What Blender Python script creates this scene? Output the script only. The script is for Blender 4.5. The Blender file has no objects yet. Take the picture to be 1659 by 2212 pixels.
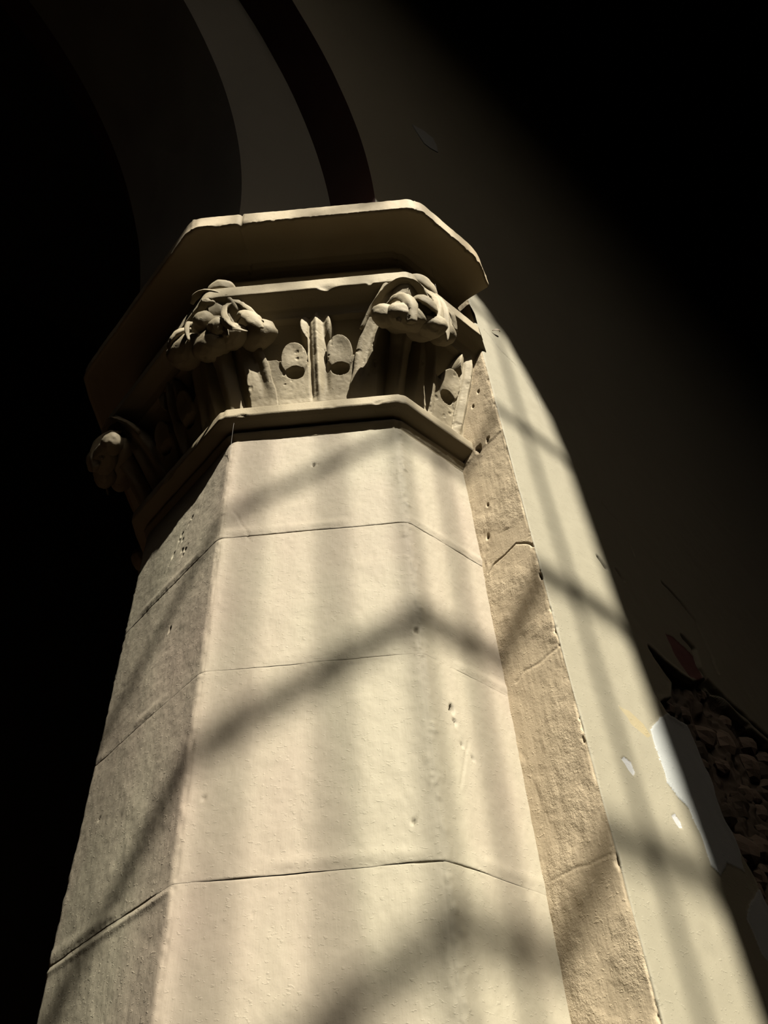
import bpy, math, random
import numpy as np
from mathutils import Vector, Matrix

SC = bpy.context.scene
COL = SC.collection
random.seed(7)
s2 = math.sqrt(.5)
T8 = math.tan(math.pi / 8)

# ------------------------------------------------------------------ camera
cam_d = bpy.data.cameras.new('camera')
cam_d.sensor_fit = 'VERTICAL'; cam_d.sensor_height = 36.0
cam_d.lens = 1770.7 / 2212 * 36.0
cam_d.clip_start = .02; cam_d.clip_end = 100
cam = bpy.data.objects.new('camera', cam_d); COL.objects.link(cam)
M = Matrix(((0.75477, -0.45507, -0.47248), (-0.65374, -0.5815, -0.48424), (-0.05438, 0.67437, -0.73639))).to_4x4()
M.translation = Vector((-0.79573, -0.97179, 1.6))
cam.matrix_world = M
SC.camera = cam

# ------------------------------------------------------------------ sky, sun, exposure
world = bpy.data.worlds.new('sky'); SC.world = world; world.use_nodes = True
bg = world.node_tree.nodes['Background']
sky = world.node_tree.nodes.new('ShaderNodeTexSky'); sky.sky_type = 'NISHITA'; sky.sun_disc = False
sky.dust_density = 5.0; sky.air_density = 1.0
world.node_tree.links.new(sky.outputs[0], bg.inputs['Color']); bg.inputs['Strength'].default_value = .12
DELTA = math.radians(16.5)
SUN_DIR = Vector((-math.sin(DELTA), -math.cos(DELTA), .89 * math.cos(DELTA))).normalized()
sky.sun_elevation = math.asin(SUN_DIR.z); sky.sun_rotation = math.pi + DELTA
sun_d = bpy.data.lights.new('sun', 'SUN'); sun_d.energy = 22.0; sun_d.angle = math.radians(.533)
sun_d.color = (1.0, .965, .88)
sun = bpy.data.objects.new('sun', sun_d); COL.objects.link(sun)
sun.rotation_euler = SUN_DIR.to_track_quat('Z', 'Y').to_euler(); sun.location = (-2, -8, 12)
SC.view_settings.view_transform = 'Standard'; SC.view_settings.look = 'None'
SC.view_settings.gamma = 1; SC.view_settings.use_curve_mapping = False
SC.view_settings.exposure = 0.0
SC.cycles.max_bounces = 8; SC.cycles.diffuse_bounces = 5
SC.cycles.transparent_max_bounces = 8

# ------------------------------------------------------------------ numpy noise
def _hash(i, j, k, seed):
    h = (i * 374761393 + j * 668265263 + k * 2147483647 + seed * 974634777) & 0xffffffff
    h = ((h ^ (h >> 13)) * 1274126177) & 0xffffffff
    h = (h ^ (h >> 16)) & 0xffff
    return h / 32767.5 - 1.0
def noise(p, scale, seed=0):
    q = np.asarray(p, float) * scale
    f = np.floor(q); d = q - f; i = f.astype(np.int64); w = d * d * (3 - 2 * d)
    r = 0.0
    for a in (0, 1):
        for b in (0, 1):
            for c in (0, 1):
                h = _hash(i[..., 0] + a, i[..., 1] + b, i[..., 2] + c, seed)
                r = r + h * (w[..., 0] if a else 1 - w[..., 0]) * (w[..., 1] if b else 1 - w[..., 1]) * (w[..., 2] if c else 1 - w[..., 2])
    return r
def fbm(p, scale, oct=3, seed=0):
    r = 0; a = 1.0; t = 0
    for o in range(oct):
        r = r + a * noise(p, scale * 2 ** o, seed + o * 17); t += a; a *= .5
    return r / t
def sstep(a, b, x):
    t = np.clip((x - a) / (b - a), 0, 1); return t * t * (3 - 2 * t)
def seg_dist(X, Y, pts):
    d = np.full(X.shape, 1e9)
    for (ax, ay), (bx, by) in zip(pts[:-1], pts[1:]):
        vx, vy = bx - ax, by - ay; L = vx * vx + vy * vy + 1e-12
        t = np.clip(((X - ax) * vx + (Y - ay) * vy) / L, 0, 1)
        d = np.minimum(d, np.hypot(X - ax - t * vx, Y - ay - t * vy))
    return d
def poly_sdf(X, Y, pts):
    d = seg_dist(X, Y, list(pts) + [pts[0]])
    ins = np.zeros(X.shape, bool); n = len(pts)
    for i in range(n):
        (x1, y1), (x2, y2) = pts[i], pts[(i + 1) % n]
        c = ((y1 > Y) != (y2 > Y)) & (X < (x2 - x1) * (Y - y1) / (y2 - y1 + 1e-12) + x1)
        ins ^= c
    return np.where(ins, -d, d)
def interp(x, pts):
    a = np.array(pts); return np.interp(x, a[:, 0], a[:, 1])

# ------------------------------------------------------------------ object helpers
def mesh_obj(name, verts, faces, mat=None, parent=None, smooth=True, mats=None, midx=None):
    me = bpy.data.meshes.new(name)
    me.from_pydata([tuple(map(float, v)) for v in verts] if not isinstance(verts, np.ndarray) else verts.tolist(), [], faces if not isinstance(faces, np.ndarray) else faces.tolist())
    for m in (mats or ([mat] if mat else [])): me.materials.append(m)
    if midx is not None: me.polygons.foreach_set('material_index', np.asarray(midx, np.int32))
    me.polygons.foreach_set('use_smooth', [smooth] * len(me.polygons))
    me.update()
    o = bpy.data.objects.new(name, me); COL.objects.link(o)
    if parent: o.parent = parent
    return o
def grid_faces(nv, nu, flip=False):
    a = np.arange(nv * nu).reshape(nv, nu)
    q = np.stack([a[:-1, :-1], a[:-1, 1:], a[1:, 1:], a[1:, :-1]], -1).reshape(-1, 4)
    return q[:, ::-1] if flip else q
def grid_obj(name, V, mat, parent=None, flip=False, smooth=True, keep=None):
    nv, nu = V.shape[:2]; F = grid_faces(nv, nu, flip)
    P = V.reshape(-1, 3)
    if keep is not None:
        F = F[keep.reshape(-1)]
        used = np.unique(F); re = np.full(len(P), -1); re[used] = np.arange(len(used)); P = P[used]; F = re[F]
    me = bpy.data.meshes.new(name)
    n = len(F)
    me.vertices.add(len(P)); me.vertices.foreach_set('co', P.astype(np.float32).ravel())
    me.loops.add(4 * n); me.loops.foreach_set('vertex_index', F.astype(np.int32).ravel())
    me.polygons.add(n); me.polygons.foreach_set('loop_start', np.arange(0, 4 * n, 4, dtype=np.int32))
    me.polygons.foreach_set('use_smooth', np.full(n, smooth))
    me.materials.append(mat); me.update(calc_edges=True); me.validate()
    o = bpy.data.objects.new(name, me); COL.objects.link(o)
    if parent: o.parent = parent
    return o
def box(name, x0, x1, y0, y1, z0, z1, mat, parent=None, faces=None):
    v = [(x, y, z) for z in (z0, z1) for y in (y0, y1) for x in (x0, x1)]
    f = [(0, 2, 3, 1), (4, 5, 7, 6), (0, 1, 5, 4), (2, 6, 7, 3), (0, 4, 6, 2), (1, 3, 7, 5)]
    return mesh_obj(name, v, f, mat, parent, smooth=False)
def empty(name, loc=(0, 0, 0)):
    o = bpy.data.objects.new(name, None); COL.objects.link(o); o.location = loc; o.empty_display_size = .1
    return o
def tag(o, label=None, cat=None, group=None, kind=None):
    if label: o['label'] = label
    if cat: o['category'] = cat
    if group: o['group'] = group
    if kind: o['kind'] = kind
    return o

# ------------------------------------------------------------------ materials
def new_mat(name):
    m = bpy.data.materials.new(name); m.use_nodes = True
    nt = m.node_tree; b = nt.nodes['Principled BSDF']; return m, nt, b
def nd(nt, t, **kw):
    n = nt.nodes.new(t)
    for k, v in kw.items():
        if k in n.inputs: n.inputs[k].default_value = v
        else: setattr(n, k, v)
    return n
def tex(nt, scale, detail=4, vec=None, stretch=None, rough=.55):
    n = nd(nt, 'ShaderNodeTexNoise', Scale=scale, Detail=detail, Roughness=rough)
    g = nd(nt, 'ShaderNodeNewGeometry') if vec is None else None
    src = g.outputs['Position'] if g else vec
    if stretch:
        mp = nd(nt, 'ShaderNodeMapping'); mp.inputs['Scale'].default_value = stretch
        nt.links.new(src, mp.inputs['Vector']); src = mp.outputs['Vector']
    nt.links.new(src, n.inputs['Vector']); return n.outputs['Fac']
def ramp(nt, fac, p0, p1, c0=(0, 0, 0, 1), c1=(1, 1, 1, 1)):
    r = nd(nt, 'ShaderNodeValToRGB'); r.color_ramp.elements[0].position = p0; r.color_ramp.elements[1].position = p1
    r.color_ramp.elements[0].color = c0; r.color_ramp.elements[1].color = c1
    nt.links.new(fac, r.inputs['Fac']); return r.outputs['Color']
def mixc(nt, fac, a, b):
    m = nd(nt, 'ShaderNodeMix', data_type='RGBA')
    if hasattr(fac, 'node'): nt.links.new(fac, m.inputs[0])
    else: m.inputs[0].default_value = fac
    for i, c in ((6, a), (7, b)):
        if hasattr(c, 'node'): nt.links.new(c, m.inputs[i])
        else: m.inputs[i].default_value = (*c, 1)
    return m.outputs[2]
def bump(nt, heights, b, dist):
    prev = None
    for h, s, d in heights:
        n = nd(nt, 'ShaderNodeBump', Strength=s, Distance=d)
        nt.links.new(h, n.inputs['Height'])
        if prev: nt.links.new(prev, n.inputs['Normal'])
        prev = n.outputs['Normal']
    nt.links.new(prev, b.inputs['Normal'])
def plaster(name, base, second, third=None, fine=.35, brush=.38, crackle=0., rough=.75, pos=(.42, .68)):
    m, nt, b = new_mat(name)
    c = mixc(nt, ramp(nt, tex(nt, 3.2, 3, stretch=(1, 1, .45)), *pos), base, second)
    if third: c = mixc(nt, ramp(nt, tex(nt, 60, 5), .62, .72), c, third)
    nt.links.new(c, b.inputs['Base Color']); b.inputs['Roughness'].default_value = rough
    b.inputs['Specular IOR Level'].default_value = .25
    hs = [(tex(nt, 26, 3), .3, .0014), (tex(nt, 260, 4), fine, .0006), (tex(nt, 420, 2, stretch=(1, 1, .09)), brush, .0004),
          (ramp(nt, tex(nt, 210, 3, stretch=(.7, .7, 1.2)), .60, .70), .6, .0004)]
    if crackle:
        v = nd(nt, 'ShaderNodeTexNoise', Scale=75, Detail=6, Roughness=.7)
        g = nd(nt, 'ShaderNodeNewGeometry'); nt.links.new(g.outputs['Position'], v.inputs['Vector'])
        msk = ramp(nt, tex(nt, 9, 3), .47, .6)
        mm = nd(nt, 'ShaderNodeMath', operation='MULTIPLY'); nt.links.new(v.outputs['Fac'], mm.inputs[0]); nt.links.new(msk, mm.inputs[1])
        hs.append((mm.outputs[0], crackle, .0028))
    bump(nt, hs, b, 1)
    return m
CREAM = (0.168, 0.1475, 0.104); PEACH = (0.162, 0.124, 0.094)
M_shaft = plaster('cream_limewash', CREAM, PEACH, pos=(.45, .74))
M_cap = plaster('cream_limewash_capital', (0.168, 0.138, 0.088), (0.145, 0.116, 0.070), fine=.45, brush=.15)
M_aba = plaster('abacus_limewash', (0.178, 0.143, 0.090), (0.150, 0.108, 0.058), fine=.4, brush=.15)
M_wall = plaster('wall_limewash', (0.140, 0.124, 0.086), (0.131, 0.115, 0.080), fine=.25, brush=.3)
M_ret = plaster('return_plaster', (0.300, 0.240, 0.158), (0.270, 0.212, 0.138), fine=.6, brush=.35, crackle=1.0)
M_fill = plaster('white_filler', (0.188, 0.190, 0.178), (0.170, 0.172, 0.160), fine=.2, brush=.1)
M_chip = plaster('white_chip', (0.200, 0.195, 0.185), (0.190, 0.185, 0.175), fine=.1, brush=.1)
M_red = plaster('red_paint', (0.086, 0.034, 0.030), (0.070, 0.026, 0.023), fine=.2, brush=.1)
M_yel = plaster('yellow_stain', (0.160, 0.128, 0.068), (0.150, 0.128, 0.082), fine=.3, brush=.1)
M_rub = plaster('rubble_core', (0.085, 0.064, 0.044), (0.030, 0.024, 0.018), (0.120, 0.095, 0.070), fine=.8, brush=.1)
M_stone = plaster('rubble_stone', (0.150, 0.112, 0.080), (0.075, 0.055, 0.040), fine=.8, brush=.1)
M_arch = plaster('arch_cream', (0.125, 0.113, 0.090), (0.110, 0.100, 0.080), fine=.25, brush=.1)
M_soff = plaster('arch_soffit_grey', (0.150, 0.140, 0.115), (0.120, 0.112, 0.095), fine=.25, brush=.1)
M_band = plaster('arch_red_band', (0.052, 0.022, 0.018), (0.039, 0.018, 0.016), fine=.25, brush=.1)
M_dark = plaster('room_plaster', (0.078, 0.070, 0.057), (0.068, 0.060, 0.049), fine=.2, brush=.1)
M_floor = plaster('floor_clay', (0.109, 0.068, 0.042), (0.094, 0.057, 0.036), fine=.3, brush=.1)
def plain(name, c, r=.6, metal=0):
    m, nt, b = new_mat(name); b.inputs['Base Color'].default_value = (*c, 1); b.inputs['Roughness'].default_value = r
    b.inputs['Metallic'].default_value = metal; return m
M_iron = plain('iron', (.05, .045, .04), .6, .6)
M_lead = plain('lead', (.12, .12, .125), .6, .5)
M_web = plain('cobweb_silk', (.16, .145, .12), .6)
M_leaf = plain('dry_leaf', (.10, .065, .03), .7)
M_glass, nt, b = new_mat('clear_glass'); nt.nodes.remove(b)
tr = nd(nt, 'ShaderNodeBsdfTransparent'); tr.inputs['Color'].default_value = (.97, .97, .95, 1)
gl = nd(nt, 'ShaderNodeBsdfGlossy', Roughness=.05); fr = nd(nt, 'ShaderNodeFresnel', IOR=1.3); mx = nd(nt, 'ShaderNodeMixShader')
nt.links.new(fr.outputs[0], mx.inputs[0]); nt.links.new(tr.outputs[0], mx.inputs[1]); nt.links.new(gl.outputs[0], mx.inputs[2])
nt.links.new(mx.outputs[0], nt.nodes['Material Output'].inputs['Surface'])

# ------------------------------------------------------------------ room shell
XL, XR, YB, YF, ZC = -7.0, 4.0, -5.0, 6.0, 12.0      # left end, right end, window wall, nave far wall, ceiling
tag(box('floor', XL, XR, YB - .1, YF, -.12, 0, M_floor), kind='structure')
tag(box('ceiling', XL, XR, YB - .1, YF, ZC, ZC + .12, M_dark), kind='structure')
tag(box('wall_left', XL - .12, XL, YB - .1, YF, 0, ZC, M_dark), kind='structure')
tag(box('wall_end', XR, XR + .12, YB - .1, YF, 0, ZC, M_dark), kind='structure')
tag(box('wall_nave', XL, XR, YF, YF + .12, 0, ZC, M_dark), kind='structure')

# window wall with a round-headed opening, glazing near the outer face, splayed reveal inside
WX0, WX1, WSP, WSILL = -2.99, -1.13, 6.95, 4.45
WR = (WX1 - WX0) / 2
HEAD = [(.93, 6.95), (.922, 7.05), (.885, 7.17), (.835, 7.31), (.78, 7.375), (.70, 7.400), (.60, 7.422), (.48, 7.446), (.36, 7.475), (.24, 7.508), (.12, 7.538), (0, 7.55)]
def head_outline(grow=0., drop=0.):
    """basket-arched outline (x, z), counter-clockwise from bottom left"""
    c = (WX0 + WX1) / 2; k = (WR + grow) / WR
    pts = [(c - WR - grow, WSILL - drop), (c + WR + grow, WSILL - drop)]
    pts += [(c + dx * k, z + grow * .7 * (z - WSP) / .61) for dx, z in HEAD]
    pts += [(c - dx * k, z + grow * .7 * (z - WSP) / .61) for dx, z in HEAD[-2::-1]]
    out = []
    for q, ((ax, az), (bx, bz)) in enumerate(zip(pts, pts[1:] + pts[:1])):
        m = 40 if q in (0, 1, len(pts) - 1) else 2
        out += [(ax + (bx - ax) * k / m, az + (bz - az) * k / m) for k in range(m)]
    return out
def holed(y, pts, x0, x1, z0, z1, base):
    """quads from an outline out to a rectangle, as fan strips"""
    V, F = [], []
    n = len(pts); cx = (WX0 + WX1) / 2; cz = 5.5
    for (x, z) in pts:
        V.append((x, y, z))
    for (x, z) in pts:
        dx, dz = x - cx, z - cz
        ts = []
        if dx > 1e-9: ts.append((x1 - cx) / dx)
        if dx < -1e-9: ts.append((x0 - cx) / dx)
        if dz > 1e-9: ts.append((z1 - cz) / dz)
        if dz < -1e-9: ts.append((z0 - cz) / dz)
        t = min(ts); V.append((cx + dx * t, y, cz + dz * t))
    for i in range(n):
        j = (i + 1) % n; F.append((base + i, base + j, base + n + j, base + n + i))
    # corner fill
    out = V[n:]
    for i in range(n):
        j = (i + 1) % n; (ax, _, az), (bx, _, bz) = out[i], out[j]
        if abs(ax - bx) > 1e-6 and abs(az - bz) > 1e-6:
            cxn = x0 if min(abs(ax - x0), abs(bx - x0)) < 1e-6 else x1
            czn = z0 if min(abs(az - z0), abs(bz - z0)) < 1e-6 else z1
            V.append((cxn, y, czn)); F.append((base + n + i, base + n + j, base + len(V) - 1))
    return V, F
po = head_outline(0, 0); pi_ = head_outline(.32, .62)
V1, F1 = holed(YB, po, XL, XR, 0, ZC, 0)
V2, F2 = holed(YB + .42, pi_, XL, XR, 0, ZC, len(V1))
n = len(po); R3 = [(i, (i + 1) % n, len(V1) + (i + 1) % n, len(V1) + i) for i in range(n)]
tag(mesh_obj('wall_window', V1 + V2, F1 + F2 + R3, M_dark, smooth=False), kind='structure')
win = tag(empty('window_1', ((WX0 + WX1) / 2, YB, WSILL)), kind='structure')
def to_win(o):
    o.parent = win; o.matrix_parent_inverse = Matrix.Translation(-win.location); return o
def rod(name, a, b, r, mat, seg=10):
    a, b = Vector(a), Vector(b); q = (b - a).to_track_quat('Z', 'Y'); V, F = [], []
    for p in (a, b):
        for i in range(seg):
            t = 2 * math.pi * i / seg; V.append(p + q @ Vector((r * math.cos(t), r * math.sin(t), 0)))
    for i in range(seg): F.append((i, (i + 1) % seg, seg + (i + 1) % seg, seg + i))
    F += [tuple(range(seg - 1, -1, -1)), tuple(range(seg, 2 * seg))]
    return mesh_obj(name, V, F, mat)
def half_width(z):
    if z <= WSP: return WR
    return float(np.interp(z, [h_[1] for h_ in HEAD], [h_[0] for h_ in HEAD]))
APEX = 7.55; WC = (WX0 + WX1) / 2
cols = [WX0, -2.87, -2.75, -2.62, -2.50, -2.37, -2.25, -2.12, -2.0, -1.88, -1.757, -1.633, -1.52, -1.418, -1.247, WX1]
for x in cols[1:-1]:
    d = abs(x - WC); zt = float(np.interp(d, [h_[0] for h_ in HEAD][::-1], [h_[1] for h_ in HEAD][::-1]))
    to_win(rod('lead_came', (x, YB, WSILL), (x, YB, zt), .0095, M_lead, 8))
bars = [(4.84, .016), (5.25, .016), (5.66, .017), (6.046, .019), (6.463, .020), (6.892, .0135), (7.31, .011)]
for z, r in bars:
    w = half_width(z); to_win(rod('saddle_bar', (WC - w, YB + .012, z), (WC + w, YB + .012, z), r, M_iron))
zs = [WSILL] + [b[0] for b in bars] + [APEX]
for k in range(len(zs) - 1):
    for i in range(len(cols) - 1):
        z0, z1 = zs[k], zs[k + 1]; pl, pr_ = [], []
        for q in range(6):
            z = z0 + (z1 - z0) * q / 5; w = half_width(z)
            a, c = max(cols[i], WC - w), min(cols[i + 1], WC + w)
            if c > a + 1e-5: pl.append((a, YB - .004, z)); pr_.append((c, YB - .004, z))
            elif z1 <= WSP or q == 0: pass
        if z1 <= WSP + 1e-6 and len(pl) > 2: pl, pr_ = [pl[0], pl[-1]], [pr_[0], pr_[-1]]
        if len(pl) >= 2:
            pts = pl + pr_[::-1]; to_win(mesh_obj('pane', pts, [tuple(range(len(pts)))], M_glass, smooth=False))

# ------------------------------------------------------------------ perimeter sweep (octagon respond and wall)
def octa_paths(A, ext):
    """five faces of the half octagon, as (start, end) at apothem A; A array -> arrays"""
    t = T8 * A
    c = [(ext + 0 * A, A), (-t, A), (-A, t), (-A, -t), (-t, -A), (ext + 0 * A, -A)]
    return c
NORM = [(0, 1), (-s2, s2), (-1, 0), (-s2, -s2), (0, -1)]
def sweep(name, prof, res, mat, parent, disp=None, ext=.03, caps=True):
    """prof: list of (A, z); res: samples per face; disp(face, s, z, P) -> outward displacement"""
    A = np.array([p[0] for p in prof]); Z = np.array([p[1] for p in prof])
    c = octa_paths(A, ext(A) if callable(ext) else ext); cols_ = []
    for f in range(5):
        f0 = np.linspace(0, 1, res[f] + 1)
        if f < 4: f0 = f0[:-1]
        for k, t in enumerate(f0):
            x = c[f][0] + (c[f + 1][0] - c[f][0]) * t; y = c[f][1] + (c[f + 1][1] - c[f][1]) * t
            P = np.stack([x + 0 * Z, y + 0 * Z, Z], -1)
            nx, ny = NORM[f]
            if k == 0 and f > 0:
                nx, ny = NORM[f - 1][0] + nx, NORM[f - 1][1] + ny; l = math.hypot(nx, ny); nx, ny = nx / l, ny / l
            cols_.append((P, f, nx, ny, np.hypot(x - c[f][0], y - c[f][1]) if f else 9 + 0 * Z, np.hypot(x - c[f + 1][0], y - c[f + 1][1]) if f < 4 else 9 + 0 * Z))
    V = np.stack([q[0] for q in cols_], 1)                 # nz, nu, 3
    NL_ = []
    for (P, f, nx, ny, a0, a1) in cols_:          # directions turn smoothly round each arris
        b0, b1 = math.exp(-np.mean(a0) / .006), math.exp(-np.mean(a1) / .006)
        if b0 < .99: nx, ny = NORM[f]
        if f > 0 and b0 < .99: nx += b0 * NORM[f - 1][0]; ny += b0 * NORM[f - 1][1]
        if f < 4: nx += b1 * NORM[f + 1][0]; ny += b1 * NORM[f + 1][1]
        l = math.hypot(nx, ny); NL_.append((nx / l, ny / l, 0))
    N = np.array(NL_)
    if disp is not None:
        face = np.array([q[1] for q in cols_])[None, :] + 0 * V[..., 0].astype(int)
        e0 = np.stack([q[4] for q in cols_], 1); e1 = np.stack([q[5] for q in cols_], 1)
        edge = np.minimum(e0, e1)
        s = np.where(face == 2, -V[..., 1], np.where(face == 3, (V[..., 0] - V[..., 1]) * s2, V[..., 0]))
        V = V + disp(face, s, V[..., 2], V, edge)[..., None] * N[None]
    return grid_obj(name, V, mat, parent)
def arris(edge, V, r=.0045, d=.0018, seed=3):
    w = 1 + .5 * noise(V, 60, seed) + .4 * noise(V, 160, seed + 1)
    chips = sstep(.4, .9, fbm(V * np.array([1, 1, .8]), 55, 3, seed + 5)) * np.exp(-(edge / .006) ** 2) * .0045
    return -d * w * np.exp(-(edge / r) ** 2) - chips

pillar = tag(empty('octagonal_pillar', (0, 0, 0)), 'cream limewashed octagonal half pillar with carved leaf capital, attached to the wall end', 'pillar', kind='thing')

AP = .3621
def dense(z0, z1, n, m=7):
    a = np.linspace(z0, z1, n); e = np.array([0, .0006, .0012, .002, .003, .0045, .007])
    return np.unique(np.concatenate([a, z0 + e, z1 - e]))
PITS = {3: [(-.001, 2.703, .003, .006), (.006, 2.702, .002, .003), (.119, 2.044, .0028, .006), (.121, 2.049, .0018, .003), (-.06, 1.959, .0018, .002), (-.042, 1.897, .0018, .002), (.146, 2.321, .005, .005), (-.126, 2.098, .0028, .003), (-.001, 2.327, .002, .002)],
        4: [(-.107, 2.21, .005, .010), (-.104, 2.191, .004, .006), (-.095, 2.16, .004, .004), (-.079, 2.146, .003, .003)],
        2: [(.040, 2.680, .004, .006), (.034, 2.672, .003, .005), (.012, 2.660, .004, .006), (.006, 2.652, .003, .005), (-.006, 2.623, .004, .006), (.037, 2.603, .003, .006), (.031, 2.596, .003, .005), (-.085, 2.171, .003, .004), (.029, 2.435, .004, .005), (.02, 2.64, .003, .005), (.025, 2.612, .003, .005)]}
CRK = {4: [[(-.107, 2.215), (-.104, 2.19), (-.09, 2.155), (-.079, 2.146)], [(-.11, 2.10), (-.095, 2.14), (-.083, 2.17)]],
       3: [[(-.13, 2.60), (-.115, 2.57), (-.10, 2.53)]], 2: [[(.042, 2.685), (.03, 2.672), (.012, 2.66), (.004, 2.645), (-.008, 2.62), (-.02, 2.595)], [(.045, 2.61), (.036, 2.602), (.026, 2.59)]]}
def shaft_disp(z0, z1, k, worn):
    off = [(.0, .0), (-.0002, -.0002), (-.0003, .0002), (-.0006, .0001), (-.0003, 0)][k % 5]
    def f(face, s, z, V, edge):
        h = .0016 * fbm(V, 9, 3, 11) + .0006 * fbm(V, 55, 2, 5) + .00025 * noise(V, 240, 9)
        h = h + arris(edge, V)
        d0 = z - z0; d1 = z1 - z; je = np.minimum(d0, d1)
        wob = 1 + .9 * noise(V, 35, 21 + k)
        op = sstep(-.35, .65, fbm(V, 14, 2, 23 + k)) + .06
        op = op * np.where((np.abs(z - 2.281) < .02) & (face >= 3), .35, 1) * np.where(face == 2, .4, 1)
        h = h + np.where(face == 2, .0012, 0) * np.exp(-((z - 1.992) / .004) ** 2)          # joint filled with limewash in places
        h = h - op * (.0007 * wob * np.exp(-(je / .002) ** 2) + .0026 * np.exp(-(je / .0006) ** 2))
        h = h + np.where(face == 3, off[0], np.where(face == 2, off[1] * 1.5, 0))
        # plaster lip smeared over the lower edge, lumps on the F-R arris
        h = h + .0016 * np.exp(-((d0 - .012) / .008) ** 2) * sstep(-.2, .5, noise(V, 16, 31 + k))
        lump = sstep(.1, .8, fbm(V, 110, 3, 41)) * .0022
        h = h + lump * np.where((face == 3) & (s > .128), 1, 0) * np.exp(-((.150 - s) / .012) ** 2)
        h = h + lump * np.where((face == 4), 1, 0) * np.exp(-((s + .145) / .010) ** 2)
        for fc, lst in PITS.items():
            for (a, b, r, dp) in lst:
                rr = np.hypot((s - a + .35 * r * noise(V, 140, 57)) * 1.3, (z - b + .35 * r * noise(V, 140, 58)) * .7) * (1.25 + .6 * noise(V, 260, 51))
                h = h - np.where(face == fc, dp * np.exp(-(rr / r) ** 4), 0)
        for fc, lst in CRK.items():
            for pts in lst:
                d = seg_dist(s + .003 * noise(V, 80, 3), z + .003 * noise(V, 90, 4), pts)
                h = h - np.where(face == fc, .0013 * np.exp(-(d / .0012) ** 2), 0)
        return h
    return f
joints = [2.788, 2.539, 2.281, 1.999, 1.715]
for k in range(4):
    z1, z0 = joints[k], joints[k + 1]
    Zs = dense(z0, z1, 100)
    sweep('stone_drum', [(AP, z) for z in Zs], [3, 8, 110, 130, 80], M_shaft, pillar, shaft_disp(z0, z1, k, 0))
zz = [1.715, 1.43, 1.145, .86, .575, .29, 0]
for k in range(6):
    z1, z0 = zz[k], zz[k + 1]
    sweep('stone_drum', [(AP - .004, z0), (AP, z0 + .004), (AP, z1 - .004), (AP - .004, z1)], [2, 4, 6, 6, 6], M_shaft, pillar)

# neck ring
def smoothprof(pts, n):
    a = np.array(pts); L = np.r_[0, np.cumsum(np.hypot(*np.diff(a, axis=0).T))]
    t = np.unique(np.r_[np.linspace(0, L[-1], n), L]); return list(zip(np.interp(t, L, a[:, 0]), np.interp(t, L, a[:, 1])))
def ring_disp(face, s, z, V, edge):
    h = .0006 * fbm(V, 40, 2, 61) + arris(edge, V, .005, .003, 71)
    chip = sstep(.3, .75, fbm(V, 55, 2, 77)) * np.exp(-((z - 2.822) / .004) ** 2) * .004
    return h - chip
sweep('neck_ring', smoothprof([(.355, 2.784), (.3612, 2.786), (.3622, 2.789), (.3650, 2.792), (.3695, 2.797), (.3710, 2.8005), (.3690, 2.804), (.3655, 2.8065), (.3685, 2.809), (.377, 2.8115), (.387, 2.8150), (.3945, 2.8185), (.3965, 2.822), (.3965, 2.841), (.393, 2.844), (.36, 2.853)], 60),
      [3, 8, 90, 110, 70], M_cap, pillar, ring_disp)

# bell: core cove and top fillet
def bell_disp(face, s, z, V, edge):
    h = .0007 * fbm(V, 35, 2, 81) + .0003 * noise(V, 160, 83)
    fz = np.exp(-((z - 3.093) / .005) ** 2)
    chip = sstep(.3, .75, fbm(V, 48, 2, 87)) * fz * .004 + np.where(face == 3, .006 * np.exp(-((s - .04) / .012) ** 2), 0) * fz
    return h - chip + arris(edge, V, .005, .002, 89) * sstep(3.08, 3.1, z)
CORE = [(2.842, .352), (2.94, .356), (2.98, .366), (3.01, .382), (3.035, .405), (3.058, .435)]
sweep('capital_bell', smoothprof([(a, z) for z, a in CORE] + [(.447, 3.060), (.4485, 3.066), (.458, 3.078), (.474, 3.085), (.488, 3.0895), (.4915, 3.092), (.4915, 3.127), (.488, 3.1295), (.44, 3.131)], 70),
      [3, 8, 90, 110, 80], M_cap, pillar, bell_disp, ext=lambda A: np.where(A > .4725, .030 - 1.9 * (A - .4725), .030))

# abacus
def aba_disp(face, s, z, V, edge):
    h = .0012 * fbm(V, 14, 3, 91) + .0004 * noise(V, 120, 93) + arris(edge, V, .010, .005, 95) * sstep(3.2, 3.25, z)
    low = np.exp(-((z - 3.254) / .006) ** 2)
    h = h - sstep(.05, .7, fbm(V, 110, 3, 97)) * low * .0045 - .001 * low * noise(V, 320, 98)
    h = h - np.where(face == 3, .006 * np.exp(-((s + .131) / .0022) ** 2) * sstep(3.24, 3.256, z) + .008 * np.exp(-((s + .125) / .010) ** 2) * low, 0)
    # worn right end
    h = h - np.where(face == 4, .03 * sstep(-.10, .02, s) ** 2, 0) * sstep(3.24, 3.256, z)
    return h
sweep('abacus', smoothprof([(.43, 3.130), (.446, 3.132), (.449, 3.15), (.449, 3.195), (.454, 3.205), (.4575, 3.215), (.455, 3.225), (.450, 3.231), (.449, 3.264), (.453, 3.277), (.463, 3.286), (.480, 3.289), (.500, 3.285), (.520, 3.276), (.538, 3.267), (.552, 3.260), (.5615, 3.2555), (.567, 3.2575), (.567, 3.300), (.563, 3.305), (.42, 3.312)], 90),
      [3, 8, 100, 130, 100], M_aba, pillar, aba_disp, ext=lambda A: np.where(A > .4725, .006, .03))

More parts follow.
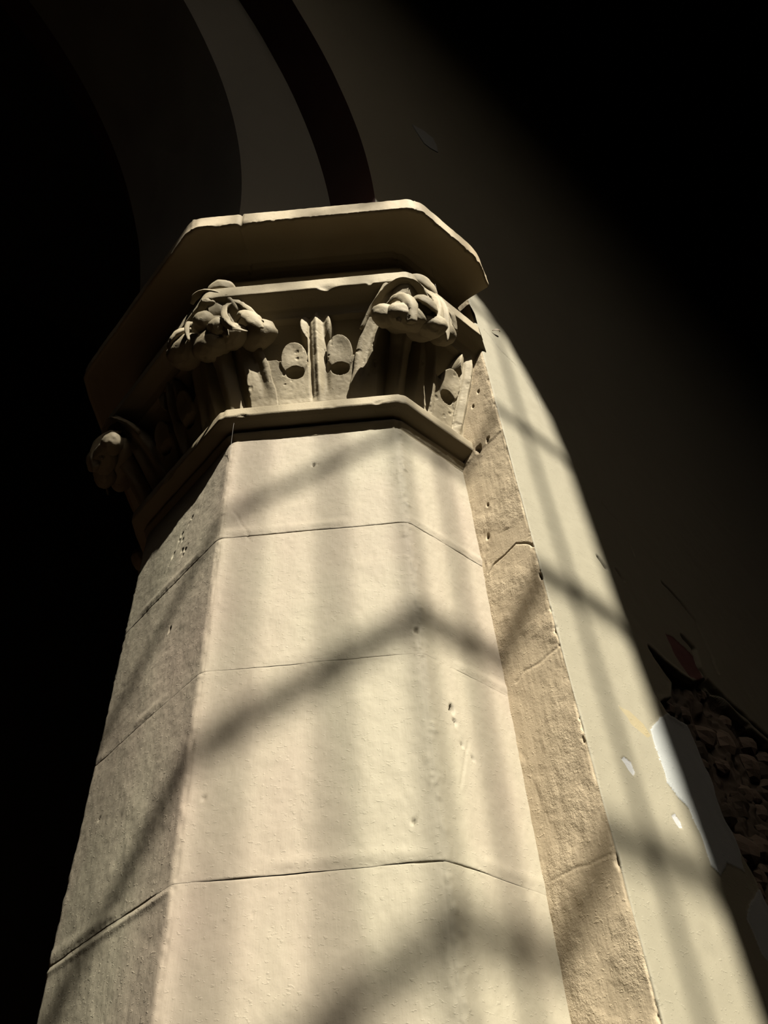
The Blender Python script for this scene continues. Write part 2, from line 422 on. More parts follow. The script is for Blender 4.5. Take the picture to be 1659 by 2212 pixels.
# palmette leaf and lower corner leaves on each face, one relief per face
ALEAF = [(2.845, .372), (2.88, .380), (2.92, .396), (2.96, .4155), (3.0, .434), (3.04, .446), (3.08, .4525), (3.1, .455)]
ACORN = [(2.845, .373), (2.88, .382), (2.92, .398), (2.96, .418), (3.0, .440), (3.03, .457), (3.06, .473), (3.085, .484), (3.098, .488)]
EDGE = [(2.845, .060), (2.90, .066), (2.955, .079), (2.99, .091), (3.02, .104), (3.05, .119), (3.098, .150)]
def relief(face, nu, nz, smin=-1.0, smax=1.0, xc=.010, z_top=3.098, mirror=1):
    zs_ = np.linspace(2.846, z_top, nz); sg = np.linspace(smin, smax, nu)
    Z = zs_[:, None] + 0 * sg[None]; ac = interp(Z, ACORN); al = interp(Z, ALEAF); co = interp(Z, CORE)
    S = sg[None] * T8 * ac
    P0 = np.stack([S, 0 * S + face * 3.1, Z], -1)
    wob = .0012 * noise(P0, 40, 101)
    x = (S - xc) * mirror
    # leaf outline
    def ell(cx, cz, rx, rz): return (np.hypot((x - cx) / rx, (Z - cz) / rz) - 1) * min(rx, rz)
    lob = np.minimum(ell(-.0435, 2.962, .0295, .038), ell(.0445, 2.968, .0300, .041))
    ton = np.minimum(ell(0, 3.036, .0345, .040), np.maximum(np.abs(x) - .022, Z - 3.03))
    base = np.maximum(Z - 2.956 - .012 * sstep(.06, .08, np.abs(x)), np.abs(x) - .13)
    f1 = np.minimum(np.minimum(lob, base), ton) + wob
    lift = al + 0 * S
    # lobes stand in front of the tongue
    inl = sstep(0, .004, -lob)
    tng = sstep(0, .004, -ton) * (1 - inl)
    lift = lift + .004 * inl * sstep(2.91, 2.95, Z) - .004 * tng * sstep(2.94, 2.97, Z)
    rib = .0075 * np.exp(-(np.abs(x - .002) / .0062) ** 2) * sstep(2.855, 2.90, Z) * (1 - .3 * sstep(3.03, 3.07, Z))
    grv = -.0065 * np.exp(-(((x + .0125) / .0028) ** 2)) * sstep(2.865, 2.90, Z) * sstep(3.075, 3.03, Z) - .0045 * np.exp(-(((x - .016) / .006) ** 2)) * sstep(2.87, 2.92, Z) * sstep(3.075, 3.03, Z)
    cup = .006 * np.exp(-((np.abs(x) - .028) / .009) ** 2) * sstep(2.99, 3.03, Z) * (1 - inl)
    lift = lift + rib + grv + cup
    cush = -.004 * np.exp(-(np.hypot((np.abs(x) - .044), (Z - 2.976) * .8) / .016) ** 2) * inl
    lift = lift + cush
    top = sstep(0, .0055, -f1)
    h = co - .004 + (lift - co + .004) * top
    # drilled eyes
    for cxx in (-.043, .043):
        e = (np.hypot((x - cxx) / .0165, (Z - 2.934) / .0120) - 1) * .015 + wob * .6
        e = np.maximum(e, (Z - 2.9405) - .003 * np.cos((x - cxx) * 150))
        h = h - .034 * sstep(.0010, -.0012, e)
    # corner leaves
    for sgn in (-1, 1):
        d = sgn * S - interp(Z, EDGE) + wob
        rim = .0045 * np.exp(-((d - .011) / .009) ** 2) * sstep(2.87, 2.93, Z)
        sink = -.005 * np.exp(-((d - .026) / .008) ** 2) * sstep(2.87, 2.95, Z)
        body = .006 * np.exp(-((d - .055) / .024) ** 2) * sstep(2.86, 2.93, Z) * sstep(3.03, 2.97, Z)
        hc = ac + rim + sink + body
        # ease into the palmette low down
        k = sstep(-.001, .0055, d)
        h = np.where(k > 0, np.maximum(h, co - .004 + (hc - co + .004) * k), h)
    h = h + .0006 * fbm(P0, 45, 3, 111) + .0003 * noise(P0, 190, 113)
    h = h - .0016 * sstep(.45, .7, fbm(P0, 75, 2, 117))
    edge_c = np.minimum(np.abs(S - T8 * ac), np.abs(S + T8 * ac))
    ch = .020 * sstep(.042, .030, edge_c) * sstep(3.07, 3.03, Z)
    h = np.maximum(h - ch, np.minimum(h, co + .004))
    h = np.where(edge_c < 1e-6, np.maximum(ac - .018, co + .004), h)
    nx, ny = NORM[face]; tx, ty = -ny, nx      # s runs along the face
    if face == 2: tx, ty = 0, -1
    if face == 3: tx, ty = s2, -s2
    if face == 4: tx, ty = 1, 0
    return np.stack([S * tx + h * nx, S * ty + h * ny, Z], -1)
grid_obj('palmette_leaf', relief(3, 380, 280), M_cap, pillar)
grid_obj('palmette_leaf', relief(2, 150, 120, xc=0), M_cap, pillar)
grid_obj('palmette_leaf', relief(4, 150, 200, smax=.13, xc=.0), M_cap, pillar)
grid_obj('palmette_leaf', relief(1, 60, 60, xc=0), M_cap, pillar)

# ------------------------------------------------------------------ crockets
def catmull(P, n):
    P = [np.array(p, float) for p in P]; P = [2 * P[0] - P[1]] + P + [2 * P[-1] - P[-2]]; out = []
    m = len(P) - 3
    for q in np.linspace(0, m - 1e-6, n):
        i = int(q); t = q - i; a, b, c, d = P[i:i + 4]
        out.append(.5 * (2 * b + (c - a) * t + (2 * a - 5 * b + 4 * c - d) * t * t + (3 * b - a - 3 * c + d) * t ** 3))
    return np.array(out)
def blade(path, width, thick, n=22, seg=16, out=None, cup=0., ridge=.8):
    """tapered carved leaf: elliptical section, `out` = direction its face looks, cup = hollow across"""
    C = catmull(path, n); Tn = np.gradient(C, axis=0); Tn /= np.linalg.norm(Tn, axis=1)[:, None] + 1e-9
    w = np.interp(np.linspace(0, 1, n), np.linspace(0, 1, len(width)), width)
    th = np.interp(np.linspace(0, 1, n), np.linspace(0, 1, len(thick)), thick)
    V = np.zeros((n, seg + 1, 3))
    for i in range(n):
        o = np.array(out if out is not None else (1, 0, .3), float); o = o - o.dot(Tn[i]) * Tn[i]; o /= np.linalg.norm(o) + 1e-9
        b_ = np.cross(Tn[i], o)
        for j in range(seg + 1):
            a = 2 * math.pi * j / seg; cx_, sy_ = math.cos(a), math.sin(a)
            fy = (.45 * sy_ + .75 * (1 - abs(cx_)) ** 1.3 * (1 if sy_ > 0 else -.5)) * ridge + sy_ * (1 - ridge)   # crested front
            V[i, j] = C[i] + b_ * cx_ * w[i] + o * (fy * th[i] - cup * cx_ * cx_ * w[i])
    return V
def close_ends(V):
    a = V[0].mean(0) + 0 * V[0]; b = V[-1].mean(0) + 0 * V[-1]; return np.concatenate([a[None], V, b[None]])
def blob(c, rad, n=28, seg=36, rough=.12, seed=0, axis=None):
    th = np.linspace(0, math.pi, n)[:, None]; ph = np.linspace(0, 2 * math.pi, seg)[None]
    D = np.stack([np.sin(th) * np.cos(ph), np.sin(th) * np.sin(ph), np.cos(th) + 0 * ph], -1)
    D[:, -1] = D[:, 0]
    k = 1 + rough * (fbm(D + seed * 3.3, 1.6, 3, 131 + seed) + .22 * fbm(D + seed * 1.7, 7, 3, 151 + seed))
    k[:, -1] = k[:, 0]
    k[0] = k[0].mean(); k[-1] = k[-1].mean()
    return np.array(c) + D * np.array(rad) * k[..., None]
def rough_up(V, amp, seed):
    return V + amp * np.stack([noise(V, 130, seed), noise(V, 130, seed + 1), noise(V, 130, seed + 2)], -1)
def local(V, ang, mir=1):
    a = math.radians(ang); V = np.asarray(V); r, t, z = V[..., 0], V[..., 1] * mir, V[..., 2]
    return np.stack([r * math.cos(a) - t * math.sin(a), r * math.sin(a) + t * math.cos(a), z], -1)
def crocket(ang, stalk, pieces, mir=1, seed=0, shift=(0, 0, 0)):
    V = rough_up(close_ends(blade(*stalk[0], **stalk[1])), .0014, seed)
    root = grid_obj('crocket', local(V, ang, mir), M_cap, pillar, flip=mir < 0)
    for i, (nm, typ, a, kw) in enumerate(pieces):
        V = close_ends(blade(*a, **kw)) if typ == 'b' else blob(*a, seed=i + seed, **kw)
        V = rough_up(V, .0012, seed + i * 7) + np.array(shift)
        grid_obj(nm, local(V, ang, mir), M_cap, root, flip=mir < 0)
    return root
STALK = (([(.372, 0, 2.842), (.392, 0, 2.88), (.420, 0, 2.925), (.444, 0, 2.965), (.470, 0, 3.0), (.492, 0, 3.035), (.50, 0, 3.07)], [.020, .020, .019, .020, .024, .030, .02], [.012, .013, .014, .016, .018, .016, .006]), dict(n=40, seg=24, cup=.25))
E2 = [
    ('hood_leaf', 'b', ([(.462, -.085, 2.975), (.480, -.074, 3.005), (.500, -.060, 3.030), (.517, -.044, 3.055), (.531, -.020, 3.071), (.536, .004, 3.067), (.531, .024, 3.047), (.524, .032, 3.02)], [.004, .010, .014, .015, .014, .012, .010, .005], [.004, .005, .005, .005, .005, .005, .005, .004]), dict(n=40, out=(.25, -.2, 1))),
    ('hood_leaf', 'b', ([(.468, -.01, 3.10), (.492, -.006, 3.098), (.512, -.002, 3.090), (.520, 0, 3.076)], [.05, .050, .040, .02], [.006, .006, .006, .004]), dict(n=20, seg=20, out=(.3, 0, 1), cup=.35)),
    ('cap_leaf', 'b', ([(.500, -.012, 3.098), (.528, .008, 3.105), (.526, .030, 3.108), (.510, .056, 3.112), (.49, .075, 3.105)], [.008, .017, .021, .018, .006], [.006, .010, .012, .010, .005]), dict(n=26, out=(1, .2, .3))),
    ('berry', 'o', ((.510, -.053, 2.958), (.022, .0265, .024)), dict(rough=.10)),
    ('frond', 'b', ([(.515, -.042, 2.985), (.530, -.036, 2.972), (.533, -.033, 2.952), (.522, -.033, 2.925)], [.003, .008, .010, .004], [.003, .005, .005, .003]), dict(out=(1, -.2, .2))),
    ('frond', 'b', ([(.500, -.046, 3.012), (.524, -.034, 3.010), (.540, -.022, 2.990), (.543, -.015, 2.955), (.531, -.011, 2.918)], [.003, .010, .014, .015, .010], [.003, .007, .009, .009, .006]), dict(n=30, out=(.9, -.45, .3), ridge=1.0)),
    ('berry', 'o', ((.526, .014, 2.975), (.022, .0285, .024)), dict(rough=.10)),
    ('leaf_bud', 'b', ([(.520, -.014, 2.995), (.543, .000, 2.988), (.551, .014, 2.976), (.546, .030, 2.968), (.532, .041, 2.975)], [.003, .010, .015, .012, .004], [.004, .008, .009, .008, .004]), dict(n=26, out=(1, .1, .4))),
    ('curl_leaf_or_backing', 'o', ((.520, -.014, 2.952), (.026, .044, .024)), dict(rough=.16)),
    ('berry', 'o', ((.485, .072, 3.000), (.026, .032, .030)), dict(rough=.08)),
    ('curl_leaf_or_backing', 'o', ((.490, .008, 2.984), (.026, .060, .032)), dict(rough=.12)),  # backing mass added behind the berries to block sun from the stalk
    ('curl_leaf_or_backing', 'o', ((.516, .034, 2.956), (.024, .034, .024)), dict(rough=.16)),
    ('frond', 'b', ([(.512, .050, 3.090), (.522, .056, 3.055), (.525, .055, 3.010), (.518, .046, 2.952)], [.004, .009, .011, .009], [.004, .006, .007, .005]), dict(n=26, out=(1, .1, .2), ridge=1.0)),
    ('frond', 'b', ([(.508, .060, 3.098), (.519, .067, 3.060), (.520, .071, 3.012), (.512, .073, 2.975), (.502, .074, 2.940)], [.004, .008, .010, .008, .001], [.004, .006, .007, .006, .001]), dict(n=26, out=(1, .3, .2), ridge=1.0)),
    ('frond', 'b', ([(.503, .074, 3.085), (.505, .086, 3.065), (.498, .099, 3.050), (.486, .108, 3.022)], [.004, .011, .013, .006], [.003, .005, .006, .003]), dict(n=22, out=(.8, .5, .3), ridge=1.0)),
    ('frond', 'b', ([(.506, .070, 3.07), (.508, .080, 3.04), (.502, .088, 3.01), (.492, .092, 2.985)], [.004, .007, .007, .003], [.004, .005, .005, .003]), dict(n=22, out=(.9, .4, .2))),
]
E1 = [
    ('hood_leaf', 'b', ([(.524, -.040, 3.118), (.535, -.018, 3.118), (.535, .006, 3.108), (.527, .026, 3.097), (.514, .048, 3.080), (.505, .070, 3.053), (.496, .092, 3.020), (.486, .114, 2.975)], [.004, .010, .012, .012, .010, .008, .007, .003], [.003, .005, .006, .006, .005, .005, .005, .003]), dict(n=40, out=(.5, .15, .8))),
    ('hood_leaf', 'b', ([(.468, .02, 3.10), (.492, .014, 3.102), (.512, .010, 3.096), (.522, .006, 3.084)], [.05, .050, .042, .02], [.006, .006, .006, .004]), dict(n=20, seg=20, out=(.3, 0, 1), cup=.35)),
    ('cap_leaf', 'b', ([(.500, .052, 3.118), (.518, .044, 3.122), (.527, .030, 3.124), (.528, .012, 3.124), (.515, -.008, 3.122)], [.005, .013, .015, .012, .004], [.006, .011, .011, .009, .004]), dict(n=24, out=(1, .2, .4))),
    ('berry', 'o', ((.523, .006, 3.066), (.020, .021, .013)), dict(rough=.28)),
    ('berry', 'o', ((.522, .003, 3.010), (.022, .0225, .023)), dict(rough=.08)),
    ('berry', 'o', ((.508, .031, 2.984), (.022, .021, .022)), dict(rough=.16)),
    ('frond', 'b', ([(.500, .060, 3.066), (.512, .050, 3.052), (.520, .046, 3.022), (.523, .056, 2.974), (.517, .073, 2.940), (.503, .096, 2.930)], [.003, .0075, .009, .010, .007, .001], [.003, .005, .006, .006, .004, .001]), dict(n=40, out=(.9, -.35, .45), ridge=1.0)),
    ('leaf_bud', 'b', ([(.503, .064, 2.990), (.507, .078, 3.000), (.502, .092, 2.995), (.494, .105, 2.972), (.484, .114, 2.955)], [.002, .012, .019, .016, .003], [.003, .006, .008, .007, .002]), dict(n=30, out=(.85, .3, .45))),
    ('shell_leaf', 'o', ((.458, .084, 2.988), (.027, .043, .032)), dict(rough=.10)),
    ('frond', 'b', ([(.508, .048, 2.975), (.514, .051, 2.960), (.508, .055, 2.938)], [.003, .006, .003], [.003, .005, .003]), dict(n=16, out=(1, .1, .2))),
    ('frond', 'b', ([(.522, -.026, 3.03), (.532, -.025, 3.01), (.535, -.024, 2.985), (.527, -.022, 2.955)], [.003, .005, .006, .003], [.004, .006, .006, .003]), dict(n=20, out=(1, -.2, .2))),
    ('frond', 'b', ([(.512, -.040, 3.035), (.522, -.056, 3.015), (.518, -.072, 3.005), (.503, -.088, 2.990)], [.005, .012, .012, .004], [.005, .008, .008, .004]), dict(n=24, out=(.9, -.5, .4))),
    ('frond', 'b', ([(.505, -.045, 3.05), (.514, -.066, 3.04), (.506, -.086, 3.03), (.492, -.100, 3.005)], [.005, .010, .010, .004], [.005, .008, .008, .004]), dict(n=24, out=(.8, -.5, .5))),
    ('curl_leaf_or_backing', 'o', ((.488, -.058, 3.000), (.034, .044, .036)), dict(rough=.16)),
    ('curl_leaf_or_backing', 'o', ((.490, .004, 2.970), (.030, .042, .030)), dict(rough=.16)),
    ('curl_leaf_or_backing', 'o', ((.486, .050, 2.974), (.026, .032, .024)), dict(rough=.14)),
]
crocket(-112.5, STALK, E2, 1, 3, (-.012, .006, .024))
crocket(-157.5, STALK, E1, 1, 40, (-.010, -.010, .024))
crocket(157.5, STALK, E2, -1, 80, (-.012, 0, .024))
crocket(112.5, STALK, E2[:4] + E2[8:11], 1, 120)

# ------------------------------------------------------------------ arcade wall: end face and aisle face
PW, WXX = .4713, .0156
wall = tag(empty('wall_right', (0, 0, 0)), kind='structure')
ZB, ZT, XMAX = 1.55, 3.40, 1.15
ys = np.linspace(-.33, -PW, 90); xs = np.concatenate([np.linspace(WXX, .75, 400)[1:], np.linspace(.75, XMAX, 60)[1:]])
nW = len(ys); px = np.r_[np.full(nW, WXX), xs]; py = np.r_[ys, np.full(len(xs), -PW)]
zg = np.unique(np.r_[np.linspace(ZB, 1.86, 90), np.linspace(1.86, 2.56, 470), np.linspace(2.56, ZT, 300)])
PX = px[None] + 0 * zg[:, None]; PY = py[None] + 0 * zg[:, None]; PZ = zg[:, None] + 0 * px[None]
V = np.stack([PX, PY, PZ], -1)
Nn = np.zeros((len(px), 3)); Nn[:nW, 0] = -1; Nn[nW:, 1] = -1; 
ed_ = np.r_[ys + PW, xs - WXX]; bl = np.exp(-ed_ / .006)
Nn[:nW, 1] = -bl[:nW]; Nn[nW:, 0] = -bl[nW:]; Nn /= np.linalg.norm(Nn, axis=1)[:, None]
isW = (np.arange(len(px)) < nW)[None] + 0 * PX.astype(int)
edge = np.where(isW, PY + PW, PX - WXX)
h = .0022 * fbm(V, 7, 3, 201) + .0006 * fbm(V, 40, 2, 203)
rgh = sstep(-.05, .5, fbm(V, 11, 2, 205))
h = h + isW * rgh * (.0008 * fbm(V * np.array([1, 1, .55]), 95, 3, 207))
h = h + isW * .00012 * noise(V * np.array([1, 1, .12]), 190, 209)
# coat line on the end face and ledge
h = h + isW * (-.0014) * sstep(.003, -.003, PZ - 2.806 - .1 * (-.44 - PY) - .003 * noise(V, 40, 2))
w_ = 1 + .9 * noise(V, 45, 211) + .6 * noise(V, 120, 212)
h = h - .0012 * w_ * np.exp(-(edge / .003) ** 2) - .0045 * sstep(.2, .8, fbm(V, 75, 3, 215)) * np.exp(-(edge / .007) ** 2)
for (a, b, r, dp) in [(-.408, 2.812, .0065, .012), (-.432, 2.816, .004, .008), (-.457, 3.084, .005, .006), (-.42, 3.015, .004, .004), (-.438, 2.965, .004, .003), (-.418, 2.937, .004, .004), (-.385, 2.592, .004, .005), (-.47, 2.439, .006, .008), (-.4, 2.66, .003, .005)]:
    rr = np.hypot(PY - a + .35 * r * noise(V, 140, 57), (PZ - b) * .75) * (1.2 + .6 * noise(V, 240, 3)); h = h - isW * dp * np.exp(-(rr / r) ** 4)
def crack(pts, depth, wd, onW):
    d = seg_dist((PY if onW else PX) + .004 * noise(V, 60, 221), PZ + .004 * noise(V, 65, 222), pts)
    return (isW if onW else 1 - isW) * depth * np.exp(-(d / wd) ** 2)
h = h - crack([(-.37, 2.515), (-.395, 2.53), (-.413, 2.529), (-.439, 2.535), (-.476, 2.50)], .0022, .0012, True)
h = h - crack([(-.385, 2.297), (-.462, 2.308)], .0007, .003, True) - crack([(-.37, 2.015), (-.475, 2.008)], .0005, .002, True)
h = h - crack([(.436, 2.655), (.482, 2.633), (.512, 2.60), (.521, 2.56), (.518, 2.481)], .010, .0032, False)
h = h - crack([(.431, 2.518), (.457, 2.507), (.447, 2.461), (.458, 2.436), (.504, 2.416), (.616, 2.382), (.75, 2.34)], .018, .0055, False)
h = h - crack([(.05, 3.20), (.096, 3.158), (.138, 3.143), (.159, 3.107), (.186, 3.07), (.189, 3.029)], .0025, .0016, False)
h = h - crack([(.211, 2.593), (.225, 2.577)], .009, .004, False) - crack([(.262, 2.592), (.274, 2.574)], .008, .0035, False)
h = h - crack([(.30, 2.80), (.34, 2.77), (.36, 2.71), (.355, 2.68)], .0035, .0016, False)
nz_ = .006 * fbm(V, 30, 3, 231)
RUB = [(.276, 2.424), (.309, 2.413), (.354, 2.402), (.394, 2.40), (.458, 2.436), (.507, 2.397), (.62, 2.352), (.74, 2.29), (.80, 2.1), (.78, 1.9), (.62, 1.8), (.45, 1.82), (.37, 1.93), (.345, 2.0), (.340, 2.05), (.322, 2.09), (.316, 2.142), (.318, 2.2), (.312, 2.252), (.310, 2.292), (.262, 2.286), (.247, 2.303), (.289, 2.327), (.314, 2.366), (.291, 2.391)]
WHI = [(.186, 2.15), (.184, 2.20), (.186, 2.232), (.228, 2.272), (.262, 2.290), (.310, 2.290), (.312, 2.252), (.318, 2.2), (.316, 2.142), (.322, 2.09), (.315, 2.06), (.272, 2.062), (.243, 2.035), (.222, 2.045), (.226, 2.086), (.219, 2.122), (.199, 2.132)]
WHI2 = [(.335, 2.04), (.30, 2.02), (.27, 1.99), (.275, 1.95), (.31, 1.93), (.35, 1.95), (.36, 2.0)]
RED = [(.362, 2.495), (.39, 2.502), (.42, 2.490), (.444, 2.475), (.440, 2.44), (.425, 2.418), (.39, 2.416), (.366, 2.45)]
YEL = [(.118, 2.246), (.145, 2.248), (.172, 2.236), (.185, 2.222), (.171, 2.213), (.139, 2.222)]
CH = [[(.084, 2.150), (.094, 2.157), (.107, 2.153), (.109, 2.141), (.103, 2.133), (.095, 2.139), (.090, 2.146)], [(.166, 2.096), (.176, 2.102), (.184, 2.094), (.184, 2.084), (.175, 2.082), (.170, 2.088)], [(-.05, 9), (-.05, 9.1), (-.06, 9.1)]]
onP = 1 - isW
def masks(X, Z):
    return (poly_sdf(X, Z, RUB) + nz_ * 1.5, poly_sdf(X, Z, RED) + nz_ * .6, np.minimum(poly_sdf(X, Z, WHI), poly_sdf(X, Z, WHI2)) + nz_ * .9,
            poly_sdf(X, Z, YEL) + nz_, np.minimum(poly_sdf(X, Z, CH[0]), poly_sdf(X, Z, CH[1])) + nz_ * .25)
for pas in range(2):        # pull grid vertices onto the patch outlines so that their edges run smooth
    base_m = masks(PX, PZ); gx = masks(PX + .0005, PZ); gz = masks(PX, PZ + .0005); mv = np.zeros(PX.shape, bool)
    dX = 0 * PX; dZ = 0 * PX
    for m0, mx_, mz_ in zip(base_m, gx, gz):
        ax, az = (mx_ - m0) / .0005, (mz_ - m0) / .0005; l2 = ax * ax + az * az + 1e-6
        k = (np.abs(m0) < .0009) & ~mv & (isW == 0) & (PX > WXX + .004)
        dX = np.where(k, -m0 * ax / l2, dX); dZ = np.where(k, -m0 * az / l2, dZ); mv |= k
    PX = PX + np.clip(dX, -.0009, .0009); PZ = PZ + np.clip(dZ, -.0009, .0009)
V[..., 0] = PX; V[..., 2] = PZ
sR, sRed, sW1, sY, sC = masks(PX, PZ)
dep = sstep(.0035, -.0045, sR) * onP
h = h - dep * (.026 + .016 * fbm(V, 26, 3, 241) + .006 * noise(V, 90, 243)) + onP * .002 * np.exp(-((sR - .006) / .006) ** 2)
h = h - onP * .0018 * sstep(.001, -.001, sRed)
h = h + onP * .0016 * sstep(.0015, -.0015, sW1) * sstep(.001, .005, sR)
h = h - onP * .0012 * sstep(.001, -.001, sC)
fade = sstep(XMAX, XMAX - .08, PX)
bd = sstep(0, .05, np.minimum(PZ - ZB, ZT - PZ))
V = V + (h * fade * np.where(isW, 1, bd))[..., None] * Nn[None]
fc = lambda a: (a[:-1, :-1] + a[1:, :-1] + a[:-1, 1:] + a[1:, 1:]) / 4
W_ = np.zeros((len(zg) - 1, len(px) - 1), bool); W_[:, :nW - 1] = True
cR, cRed, cW1, cY, cC = fc(sR), fc(sRed), fc(sW1), fc(sY), fc(sC)
kR = ~W_ & (cR < 0); kRed = ~W_ & ~kR & (cRed < 0); kC = ~W_ & ~kR & (cC < 0); kW = ~W_ & ~kR & ~kRed & ~kC & (cW1 < 0)
kY = ~W_ & ~kR & ~kW & ~kC & (cY < 0); kP = ~(W_ | kR | kRed | kC | kW | kY)
for nm, k, m in (('end_plaster', W_, M_ret), ('plaster', kP, M_wall), ('rubble_core', kR, M_rub), ('filler_patch', kW, M_fill), ('red_paint_patch', kRed, M_red), ('yellow_stain', kY, M_yel), ('paint_chip', kC, M_chip)):
    grid_obj(nm, V, m, wall, keep=k)
# loose rubble stones showing in the hole
rs = np.random.RandomState(5); placed = []
tries = 0
while len(placed) < 95 and tries < 6000:
    tries += 1
    x, z, r = rs.uniform(.25, .78), rs.uniform(1.82, 2.42), rs.uniform(.011, .030)
    d = poly_sdf(np.array([x]), np.array([z]), RUB)[0]
    if d > -r * .75 or any(math.hypot(x - a, z - b_) < .85 * (r + c) for a, b_, c in placed): continue
    placed.append((x, z, r))
    Vb = blob((x, -PW + .028, z), (r * rs.uniform(.9, 1.2), min(r * .9, .022), r * rs.uniform(.75, 1.1)), n=7, seg=10, rough=.45, seed=len(placed))
    grid_obj('stone', Vb, M_stone if rs.rand() < .7 else M_rub, wall, smooth=False)

# one pale flake of filler high on the wall above the capital
fl = [(-.039, 4.413), (-.01, 4.440), (.02, 4.470), (.064, 4.482), (.072, 4.43), (.068, 4.356), (.03, 4.322), (.001, 4.313), (-.02, 4.36)]
Vf = [(x, -PW - .0025, z) for x, z in fl] + [(x * 1.03, -PW + .001, z + .002 * math.sin(9 * x)) for x, z in fl]; nf = len(fl)
mesh_obj('filler_patch', Vf, [tuple(range(nf))] + [(i, i + nf, (i + 1) % nf + nf, (i + 1) % nf) for i in range(nf)], M_fill, wall, smooth=False)

# plain remainder of the arcade wall (same plane), with the arch opening cut out
XC, Z0, RC = -2.95, 3.40, 2.695
def quadstrip(a, b_, base):
    return [(base + 2 * i, base + 2 * i + 2, base + 2 * i + 3, base + 2 * i + 1) for i in range(a)]
def wall_face(y, name):
    Vv, Ff = [], []
    def q(x0, x1, z0, z1):
        b0 = len(Vv); Vv.extend([(x0, y, z0), (x1, y, z0), (x1, y, z1), (x0, y, z1)]); Ff.append((b0, b0 + 1, b0 + 2, b0 + 3))
    if y < 0:
        q(WXX, XMAX, 0, ZB); q(XMAX, XR, 0, ZT)
    else: q(WXX, XR, 0, ZT)
    q(XC + RC, XR, ZT, ZT + 1e-4) if False else None
    n_ = 64; b0 = len(Vv)
    for i in range(n_ + 1):
        a = math.pi * i / n_; x, z = XC + RC * math.cos(a), Z0 + RC * math.sin(a); Vv.extend([(x, y, z), (x, y, ZC)])
    for i in range(n_): Ff.append((b0 + 2 * i, b0 + 2 * i + 1, b0 + 2 * i + 3, b0 + 2 * i + 2))
    q(XC + RC, XR, ZT, ZC); q(XL, XC - RC, 0, ZC)
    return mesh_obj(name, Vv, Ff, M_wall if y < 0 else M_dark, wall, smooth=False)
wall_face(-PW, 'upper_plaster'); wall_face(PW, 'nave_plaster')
mesh_obj('end_plaster', [(WXX, -.36, 0), (WXX, -PW, 0), (WXX, -PW, ZB), (WXX, -.36, ZB)], [(0, 1, 2, 3)], M_ret, wall, smooth=False)
mesh_obj('end_plaster', [(WXX, .33, 0), (WXX, PW, 0), (WXX, PW, ZT), (WXX, .33, ZT)], [(0, 1, 2, 3)], M_ret, wall, smooth=False)
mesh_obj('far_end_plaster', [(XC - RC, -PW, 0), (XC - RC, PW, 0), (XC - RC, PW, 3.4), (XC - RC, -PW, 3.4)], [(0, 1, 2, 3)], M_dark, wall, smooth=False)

# ------------------------------------------------------------------ arch over the pillar
arch = tag(empty('arcade_arch', (0, 0, 3.31)), 'plastered round arch with dark red and cream bands, springing from the capital', 'arch', kind='thing')
def arch_part(name, sec, mat, wob=.006, seed=0, n=260, m=10):
    """sec: list of (x at springing, y); swept up and over"""
    pts = []
    for (a, b_) in zip(sec[:-1], sec[1:]):
        for k in range(m): pts.append((a[0] + (b_[0] - a[0]) * k / m, a[1] + (b_[1] - a[1]) * k / m))
    pts.append(sec[-1])
    path = [(0, 3.313), (0, 3.35)] + [(a, None) for a in np.linspace(0, math.pi, n)] + [(math.pi, 3.35), (math.pi, 3.313)]
    VV = []
    for a, z in path:
        row = []
        for (x, y) in pts:
            R_ = x - XC
            if z is not None: row.append((XC + R_ * math.cos(a), y, z))
            else: row.append((XC + R_ * math.cos(a), y, Z0 + R_ * math.sin(a)))
        VV.append(row)
    V = np.array(VV); d = wob * fbm(V, 5, 3, 300 + 0 * seed)
    V[..., 0] += d * .8; V[..., 1] += d * .6
    o = grid_obj(name, V, mat, arch); o.matrix_parent_inverse = Matrix.Translation((0, 0, -3.31)); return o
arch_part('soffit_band', [(-.472, .25), (-.472, -.25)], M_soff, m=24)
arch_part('inner_order', [(-.472, -.25), (-.247, -.32)], M_arch, m=24)
arch_part('inner_order', [(-.247, .32), (-.472, .25)], M_arch, m=8)
arch_part('red_band', [(-.247, -.32), (-.257, -.473)], M_band, m=16)
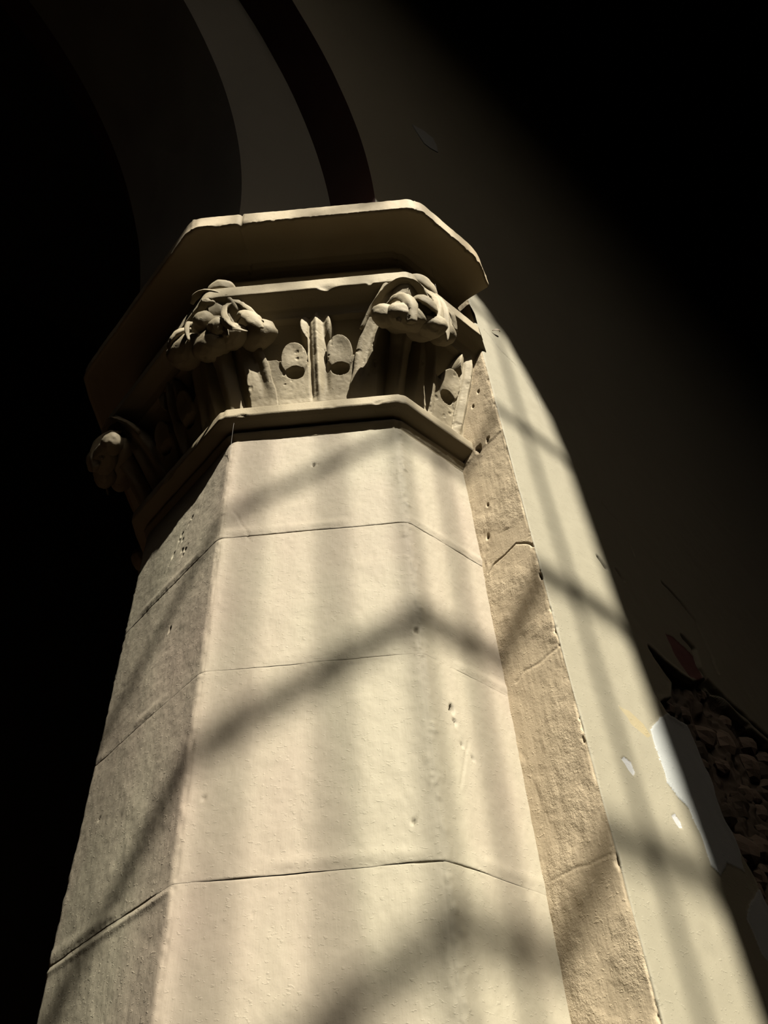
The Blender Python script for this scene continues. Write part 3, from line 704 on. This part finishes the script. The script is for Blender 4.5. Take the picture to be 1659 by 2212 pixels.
arch_part('red_band', [(-.257, .473), (-.247, .32)], M_band, m=6)

# ------------------------------------------------------------------ small things
def strand(pts, r=.00022):
    C = catmull(pts, 10); seg = 4; Vv, Ff = [], []
    for i, c in enumerate(C):
        t = Vector(C[min(i + 1, 9)] - C[max(i - 1, 0)]); q = t.to_track_quat('Z', 'Y')
        for j in range(seg):
            a = 2 * math.pi * j / seg; Vv.append(Vector(c) + q @ Vector((r * math.cos(a), r * math.sin(a), 0)))
    for i in range(9):
        for j in range(seg): Ff.append((i * seg + j, i * seg + (j + 1) % seg, (i + 1) * seg + (j + 1) % seg, (i + 1) * seg + j))
    return Vv, Ff
def cobweb(strands, label, group='fine cobwebs on the capital'):
    Vv, Ff = [], []
    for s in strands:
        a, b_ = strand(s); o = len(Vv); Vv += a; Ff += [tuple(i + o for i in f) for f in b_]
    tag(mesh_obj('cobweb', Vv, Ff, M_web), label, 'cobweb', group)
cobweb([[(-.107, -.478, 3.287), (-.115, -.484, 3.21), (-.127, -.4925, 3.128)]], 'thin upright cobweb thread below the abacus, above the right crocket')
cobweb([[(-.030, -.482, 3.288), (-.034, -.470, 3.272), (-.040, -.450, 3.252)]], 'short slanting cobweb thread in the hollow under the abacus near the wall end')
cobweb([[(-.318, -.320, 3.205), (-.328, -.336, 3.17), (-.341, -.3535, 3.130)]], 'single short cobweb thread over the middle of the bell rim')
cobweb([[(-.279, -.277, 2.842), (-.272, -.278, 2.828), (-.266, -.276, 2.811)]], 'short cobweb thread on the middle of the neck ring')
cobweb([[(-.375, -.175, 2.835), (-.374, -.171, 2.805), (-.368, -.160, 2.775), (-.364, -.155, 2.745)]], 'cobweb thread hanging across the left corner of the neck ring')
lf = blade([(.076, -.474, 3.224), (.083, -.480, 3.228), (.091, -.482, 3.233), (.098, -.479, 3.237)], [.0008, .003, .0036, .001], [.0008, .0012, .0012, .0008], n=14, seg=10, out=(-.3, -1, .2))
tag(grid_obj('dry_leaf', close_ends(lf), M_leaf), 'tiny dry brown leaf caught on the wall under the abacus end', 'leaf')
